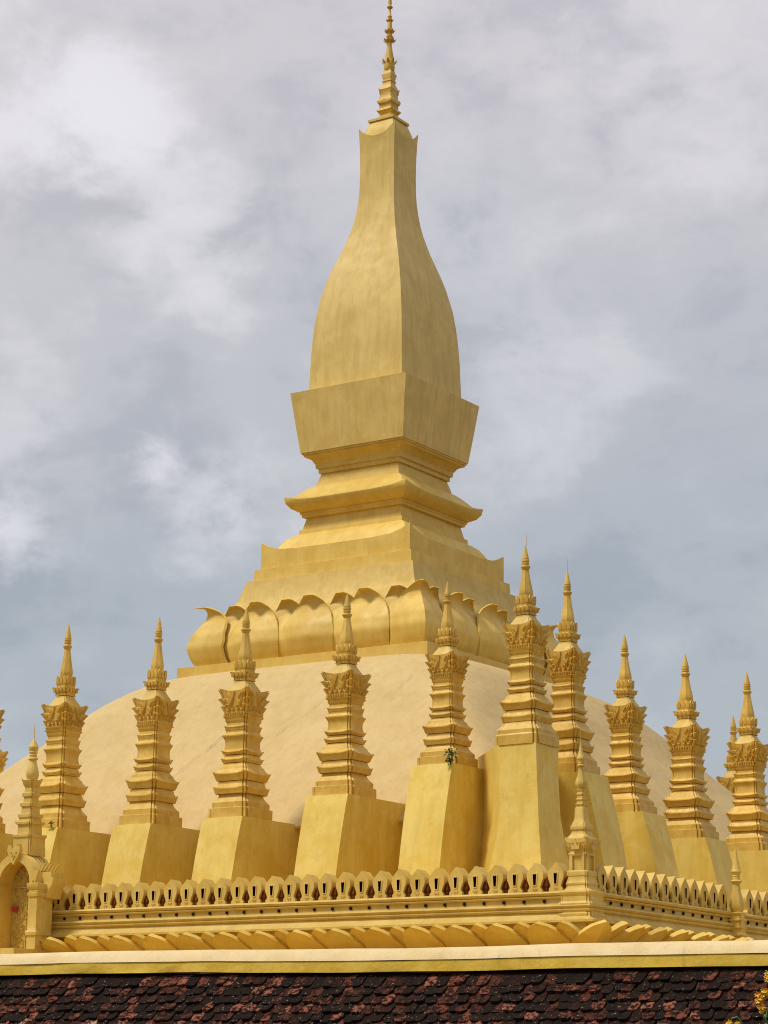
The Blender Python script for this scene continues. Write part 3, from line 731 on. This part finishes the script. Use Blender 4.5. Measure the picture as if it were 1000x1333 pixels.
# ------------------------------------------------------------------ arched gate at the left
GX, GY = .35, -25.45
gate = thing('arched_gate', 'golden arched gate with pointed gable, carved door and slim tiered spire at the left edge', 'gate', (GX, GY, 0))
def arch_pts(w, zs_, zt, n=14, pw=2.0, foot=-2.4, ogee=0.0):
    out = [(w, foot), (w, zs_)]
    for i in range(1, n):
        t = i/n; a = t*math.pi/2
        x = w*math.cos(a); z = zs_+(zt-zs_)*math.sin(a)
        if ogee: z += ogee*max(0, 1-x/(w*.35))**2
        out.append((x, z))
    top = zt+ogee
    out.append((0, top))
    return out+[(-x, z) for x, z in out[:-1][::-1]]
def arch_shell(bm, wi, zsi, zti, wo, zso, zto, y0, y1, og=0.0, foot=-2.4, footo=None):
    a = arch_pts(wi, zsi, zti, foot=foot); b = arch_pts(wo, zso, zto, foot=foot if footo is None else footo, ogee=og)
    n = len(a)
    V = [[bm.verts.new((x, y, z)) for x, z in L_] for L_, y in ((a, y0), (b, y0), (a, y1), (b, y1))]
    for i in range(n-1):
        bm.faces.new((V[0][i], V[0][i+1], V[1][i+1], V[1][i])); bm.faces.new((V[2][i], V[2][i+1], V[3][i+1], V[3][i]))
        bm.faces.new((V[0][i], V[0][i+1], V[2][i+1], V[2][i])); bm.faces.new((V[1][i], V[1][i+1], V[3][i+1], V[3][i]))
    for i in (0, n-1): bm.faces.new((V[0][i], V[1][i], V[3][i], V[2][i]))
bm = bmesh.new(); arch_shell(bm, .76, .55, 1.36, 1.08, .45, 1.66, 0, .35, og=.38); obj('front_arch', bm, GOLDW, gate)
bm = bmesh.new(); arch_shell(bm, .78, .52, 1.33, 1.03, .35, 1.55, .35, 1.05); obj('passage', bm, [GOLD], gate)
for i, (w, zt, y0, y1) in enumerate(((1.10, 1.66, .35, .45), (1.09, 1.68, .52, .62), (1.08, 1.70, .69, .79), (1.07, 1.72, .86, 1.05))):
    bm = bmesh.new(); arch_shell(bm, w-.25, .4, zt-.25, w, .45, zt, y0, y1, og=.42, foot=.3)
    obj('stepped_arch', bm, GOLDW, gate)
for s in (-1, 1):
    # pillars with moulded base and capital, doubled in depth
    for (px, py, w) in ((1.02*s, .16, .21), (1.06*s, .42, .14), (1.02*s, .66, .12)):
        rows = [(-2.4, w*1.0), (-1.42, w), (-1.40, w*1.25), (-1.30, w*1.3), (-1.2, w*1.02), (-1.1, w*.92), (.0, w*.92), (.02, w*1.12), (.1, w*1.2), (.16, w*1.2), (.17, w), (.28, w), (.30, w*1.15), (.36, w*1.25), (.38, w*1.3), (.50, w*1.3), (.52, w*1.1)]
        LO('pillar', rows, SQ2, GOLDW, gate, loc=(px, py, 0))
    # flaring cornice bracket
    bm = bmesh.new(); prism(bm, [(s*1.05, -.05), (s*1.32, -.02), (s*1.36, .12), (s*1.42, .30), (s*1.56, .50), (s*1.60, .74), (s*1.49, .74), (s*1.49, .95), (s*1.4, .95), (s*1.05, .95)], .38, 1.15); obj('cornice', bm, GOLDW, gate)
    # side wall beneath the cornice
    bm = bmesh.new(); prism(bm, [(s*.85, -2.4), (s*1.0, -2.4), (s*1.0, .0), (s*.85, .0)], .4, .95); obj('side_wall', bm, GOLDW, gate)
    # scroll bracket beside the arch
    bm = bmesh.new(); prism(bm, [(s*.86, .42), (s*.98, .40), (s*1.1, .52), (s*1.18, .78), (s*1.26, .98), (s*1.0, .98), (s*.98, .8), (s*.86, .62)], -.07, .0)
    cyl(bm, (s*1.0, -.06, .62), (s*1.0, -.10, .62), .06, .05, 10); obj('scroll_bracket', bm, GOLDW, gate)
    # flame finials at the shoulder
    for k in range(5):
        bm = bmesh.new(); y = .40+.17*k; x = s*(1.10+.01*k)
        cyl(bm, (x-s*.1, y, 1.0), (x+s*.02, y, 1.2), .055, .04, 6); cyl(bm, (x+s*.02, y, 1.2), (x+s*.13, y-.02, 1.3), .035, .012, 6)
        obj('shoulder_finial', bm, GOLDW, gate)
bm = bmesh.new()     # shield keystone
prism(bm, [(0, 1.22), (.2, 1.5), (.33, 1.78), (.28, 1.98), (.16, 1.82), (0, 1.80), (-.16, 1.82), (-.28, 1.98), (-.33, 1.78), (-.2, 1.5)], -.12, .02)
for p_ in ((0, 1.62), (-.12, 1.7), (.12, 1.7), (0, 1.48), (-.06, 1.56), (.06, 1.56)): cyl(bm, (p_[0], -.11, p_[1]), (p_[0], -.16, p_[1]), .05, .035, 7)
obj('keystone_shield', bm, GOLDW, gate)
# tiered spire on the gate
zg = lambda row: 1.95+(620-row)/131
wg = lambda w: w/363
sp = [(660, 160), (578, 162), (574, 176, .03), (562, 178, .03), (558, 126), (512, 122), (508, 150, .03), (498, 152, .03), (494, 118), (478, 112), (474, 128, .03), (460, 130, .03), (456, 96), (422, 92), (418, 112, .02), (404, 114, .02), (400, 80), (372, 74), (368, 94, .02), (352, 94, .02), (348, 72), (322, 68), (316, 84, .02), (300, 100, .05), (288, 112, .09), (285, 96, .06), (288, 60)]
LO('spire_tiers', [(zg(a), wg(b))+tuple(c_) for a, b, *c_ in sp], NO, GOLDW, gate, loc=(0, .72, 0))
sp = [(290, 44), (280, 58), (262, 70), (245, 70), (225, 58), (200, 44), (186, 36), (180, 54), (174, 52), (168, 36), (160, 44), (154, 34), (146, 46), (140, 42), (132, 50), (118, 54), (104, 40), (84, 16), (76, 7), (0, 3)]
LO('spire_bulb', [(zg(a), wg(b)*1.3) for a, b in sp], RD, GOLDW, gate, loc=(0, .72, 0))
# corner shields at the spire foot
bm = bmesh.new(); box(bm, -.46, .46, .34, 1.14, 1.6, 1.96); box(bm, -.36, .36, .40, 1.08, 1.96, 2.15); obj('spire_plinth', bm, GOLDW, gate)
# carved door
bm = bmesh.new()
dp = arch_pts(.77, .52, 1.32, foot=-2.3); prism(bm, dp, .80, .90)
door = obj('door', bm, GOLDW, gate)
bm = bmesh.new()
def fd(u, v_, h): return Vector((u, .80-h, v_))
rs = random.Random(3)
for i in range(5):
    for j in range(12):
        x = -.60+i*.30+(.15 if j % 2 else 0); z = -1.85+j*.265
        if x > .68 or z > .5+ .78*math.sqrt(max(0, 1-(x/.74)**2)): continue
        s = rs.choice((-1, 1)); k = rs.uniform(.85, 1.1)*.13; a0 = rs.uniform(-.5, .5)
        pts = []
        for q in range(8):
            a = a0+q*.95; r_ = k*(1.15-q*.13)
            pts.append((x+s*math.cos(a)*r_, z+math.sin(a)*r_))
        ribbon(bm, pts, .020, .07, fd, n=2)
        pts = [(x+s*.03, z-.02), (x+s*.10, z+.05), (x+s*.12, z+.14)]
        ribbon(bm, pts, .024, .06, fd, n=2)
box(bm, -.75, .75, .75, .81, .42, .46); box(bm, -.012, .012, .74, .81, -2.2, 1.2)
obj('door_carving', bm, GOLDW, door, angle=60)
bm = bmesh.new(); box(bm, -.70, -.42, .70, .73, -.45, -.26); obj('door_plaque', bm, REDP, door)
bm = bmesh.new(); box(bm, -1.6, 1.25, -1.2, 2.0, -2.6, -1.93); obj('threshold', bm, GOLDW, gate)

# ------------------------------------------------------------------ cloister roof in the foreground
cl = thing('cloister_roof', 'dark roof of weathered clay tiles under a cream coping with shaded ochre band in the foreground', 'roof', (43.9, -65.5, -4.7))
cps = [(30, -66.2, .015), (34, -66.0, .01), (37.31, -65.757, .0), (39.05, -65.62, .012), (40.8, -65.48, .004), (42.4, -65.36, -.013), (43.9, -65.24, -.022), (46.25, -65.06, -.003), (47.4, -64.97, -.003), (48.55, -64.88, .0), (52, -64.6, .0), (58, -64.15, .01)]
def cpl(x):
    for (a, ya, za), (b, yb, zb) in zip(cps, cps[1:]):
        if x <= b: t = (x-a)/(b-a); return ya+(yb-ya)*t, za+(zb-za)*(t*t*(3-2*t))
    return cps[-1][1:]
def strip(profile, name, m, x0=31, x1=57, step=.25, jit=.004):
    bm = bmesh.new(); rows_ = []; x = x0
    while x <= x1+1e-6:
        y, z = cpl(x)
        rows_.append([bm.verts.new((x-43.9, y+dy+65.5+mnoise.noise(Vector((x*1.3, i, 0)))*jit*2, z+dz+mnoise.noise(Vector((x*.9, i, 5)))*jit*2)) for i, (dy, dz) in enumerate(profile)])
        x += step
    n = len(profile)
    for a, b in zip(rows_, rows_[1:]):
        for i in range(n): bm.faces.new((a[i], a[(i+1) % n], b[(i+1) % n], b[i]))
    bm.faces.new(rows_[0]); bm.faces.new(rows_[-1][::-1])
    return obj(name, bm, m, cl, angle=40)
strip([(-.118, -.155), (-.075, -.07), (0, .0), (.30, .01), (.30, -.155)], 'coping_top', COPT)
strip([(-.12, -.30), (-.12, -.285), (-.105, -.158), (.28, -.158), (.28, -.30)], 'coping_band', COPB, jit=.007)
strip([(.2, -.30), (.02, -.34), (-2.2, -2.55), (-2.2, -2.7), (.2, -2.7)], 'roof_bed', REDBROWN)
strip([(-1.9, -2.7), (-1.9, -3.2), (.2, -3.2), (.2, -2.7)], 'cloister_wall', GOLDW)
def tile_bm(bm, M=None, tone=None, lay=None):
    w, Ln = .077, .25
    ol = [(-w, 0), (-w, -Ln+.07), (-w*.78, -Ln+.025), (-w*.35, -Ln), (w*.35, -Ln), (w*.78, -Ln+.025), (w, -Ln+.07), (w, 0)]
    a = [bm.verts.new((x, y, .022+(.012 if abs(x) < w*.5 else 0))) for x, y in ol]; b = [bm.verts.new((x, y, .0)) for x, y in ol]
    fs = [bm.faces.new(a)]
    n = len(ol)
    for i in range(n): fs.append(bm.faces.new((a[i], b[i], b[(i+1) % n], a[(i+1) % n])))
    if M:
        for v_ in a+b: v_.co = M @ v_.co
    if lay is not None:
        for f_ in fs: f_[lay] = tone
bm = bmesh.new(); tile_bm(bm); TM = mesh_from(bm, 'tile', TILE, 30)
bm = bmesh.new(); tone = bm.faces.layers.float.new('tone')
cand = []
ex, tw = .158, .148
rt = random.Random(11)
for r in range(0, 19):
    for i in range(-84, 84):
        x = 43.9+(i+.5*(r % 2))*tw+rt.uniform(-.018, .018)
        y, z = cpl(x); s = .12+r*ex+rt.uniform(-.016, .022)
        pos = Vector((x, y-s*.7071+.06, z-.335-(s-.06)*.7071))
        cand.append((x, r, pos, rt.random()))
def vis(c):
    p = rm.transposed() @ (c[2]-CAM)
    px = 500+2950.76*p.x/-p.z; py = 666.5-2950.76*p.y/-p.z
    return px, py
lst = []
for c in cand:
    px, py = vis(c); inn = -15 < px < 1015 and py < 1350
    lst.append((not inn, -c[0], c, py))
lst.sort(key=lambda q: (q[0], q[1]))
for idx, (_, _, c, _) in enumerate(lst):
    x, r, pos, rn = c
    if x < 33.5 or x > 55: continue
    rot = Matrix.Rotation(R(45+rt.uniform(-7, 1.5)-5), 4, 'X') @ Matrix.Rotation(R(rt.gauss(0, 4.5)), 4, 'Z') @ Matrix.Rotation(R(rt.uniform(-4, 4)), 4, 'Y')
    Mw = Matrix.Rotation(R(4.5), 4, 'Z') @ rot
    tl = Matrix.Translation(pos-Vector((43.9, -65.5, -4.7))+Vector((0, -.01, .03+rt.uniform(0, .008)))) @ Mw
    tl.translation.z += -4.7+4.7
    if idx < 300:
        o = link('tile', TM, cl); o.matrix_local = Matrix.Translation(Vector((0, 0, 4.7-4.7))) @ tl
        o.location.z = pos.z+.03
        o.location.z = pos.z+.03+rt.uniform(0, .006)
    else:
        M2 = tl.copy(); M2.translation.z = pos.z+.03
        tile_bm(bm, M2, rn, tone)
o = obj('tile_field', bm, TILE, cl); o['kind'] = 'stuff'

# ------------------------------------------------------------------ plants
def leaf(bm, p, d, ln, w, droop=.3):
    d = d.normalized(); s = d.cross(Vector((0, 0, 1)))
    s = s.normalized() if s.length > 1e-3 else Vector((1, 0, 0))
    a = p; b = p+d*ln*.5+s*w; c = p+d*ln-Vector((0, 0, ln*droop)); e = p+d*ln*.5-s*w; m = p+d*ln*.5+Vector((0, 0, w*.4))
    V = [bm.verts.new(q) for q in (a, b, c, e, m)]
    for t in ((0, 1, 4), (1, 2, 4), (2, 3, 4), (3, 0, 4)): bm.faces.new([V[k] for k in t])
def tuft(loc, h, n, label):
    bm = bmesh.new(); r_ = random.Random(int(h*100))
    for i in range(n):
        a = r_.uniform(0, 6.28); p = Vector((r_.uniform(-.3, .3)*h, r_.uniform(-.1, .1)*h, r_.uniform(0, .9)*h))
        leaf(bm, p, Vector((math.cos(a), math.sin(a)-.4, r_.uniform(-.2, .9))), h*(.26 if h > .4 else .5), h*(.08 if h > .4 else .16))
    for i in range(4 if h > .4 else 0): cyl(bm, (0, 0, 0), (r_.uniform(-.2, .2)*h, -.1*h, h*.9), .015, .006, 4)
    o = obj('weed', bm, GRASSM, loc=loc); tag(o, label, 'plant')
tuft((16.35, -20.08, 4.62), .62, 46, 'tuft of dark green fern growing at the foot of the stupa beside the corner one')
tuft((-2.75, -20.05, 3.28), .27, 24, 'tiny green weed growing on the buttress top behind the gate spire')

def flowers():
    base = Vector((49.45, -67.1, -7.9))
    t = thing('flowering_shrub', 'yellow flowering shrub reaching up in front of the roof tiles at the lower right edge', 'shrub', base)
    r_ = random.Random(5)
    def at(px, py, D=24.3):
        v_ = Vector(((px-500)/2950.76, -(py-666.5)/2950.76, -1)); return CAM+(rm @ v_)*D-base
    tips = [(992, 1310, 24.2), (1004, 1262, 24.4), (950, 1331, 24.1), (975, 1338, 24.2), (1012, 1322, 24.3), (1020, 1290, 24.5), (935, 1356, 24.2), (990, 1360, 24.0), (1030, 1345, 24.1)]
    st = bmesh.new(); lf = bmesh.new()
    for px, py, D in tips:
        tip = at(px, py, D); root = Vector((r_.uniform(-.25, .25), r_.uniform(-.2, .2), 0))
        mid = root*.4+tip*.6+Vector((r_.uniform(-.1, .1), r_.uniform(-.1, .1), 0))*.7
        cyl(st, root, mid, .018, .010, 6); cyl(st, mid, tip, .010, .004, 6)
        for k in range(34):
            f_ = k/34; p = root.lerp(mid, f_/.6) if f_ < .6 else mid.lerp(tip, (f_-.6)/.42)
            if (p+base).z > -5.62 and f_ > .85 and r_.random() < .75: continue
            a = r_.uniform(0, 6.28)
            leaf(lf, p, Vector((math.cos(a), math.sin(a), r_.uniform(.1, .8))), r_.uniform(.07, .13), .018)
    obj('stem', st, BARK, t); obj('foliage', lf, LEAF2, t)
    def blossom(c, s):
        bm = bmesh.new()
        for q in range(7):
            cc = c+Vector((r_.uniform(-.6, .6), r_.uniform(-.6, .6), r_.uniform(-1, 1)))*s
            for k in range(6):
                a = k*math.pi/3+r_.uniform(-.3, .3)
                d_ = Vector((math.cos(a)*.8, -.55+math.sin(a)*.5, math.sin(a)*.8+.2))
                n0 = len(bm.faces)
                leaf(bm, cc, d_, s*1.25, s*.55, .15)
                bm.faces.ensure_lookup_table()
                if r_.random() < .3:
                    for f_ in bm.faces[n0:]: f_.material_index = 1
        obj('blossom', bm, [YEL, ORA], t)
    for px, py, s in ((989, 1299, .038), (992, 1312, .042), (996, 1292, .03), (1003, 1270, .042), (949, 1331, .036), (960, 1335, .03), (1013, 1322, .045), (1022, 1288, .04)):
        blossom(at(px, py, 24.1), s)
    # a curling stem tip
    bm = bmesh.new()
    q = [at(*p_) for p_ in ((968, 1345), (966, 1332), (960, 1324), (952, 1326))]
    for a, b in zip(q, q[1:]): cyl(bm, a, b, .010, .008, 6)
    q = [at(*p_) for p_ in ((1002, 1350), (997, 1326), (1000, 1312))]
    for a, b in zip(q, q[1:]): cyl(bm, a, b, .012, .010, 6)
    obj('shoot', bm, LEAF2, t)
flowers()
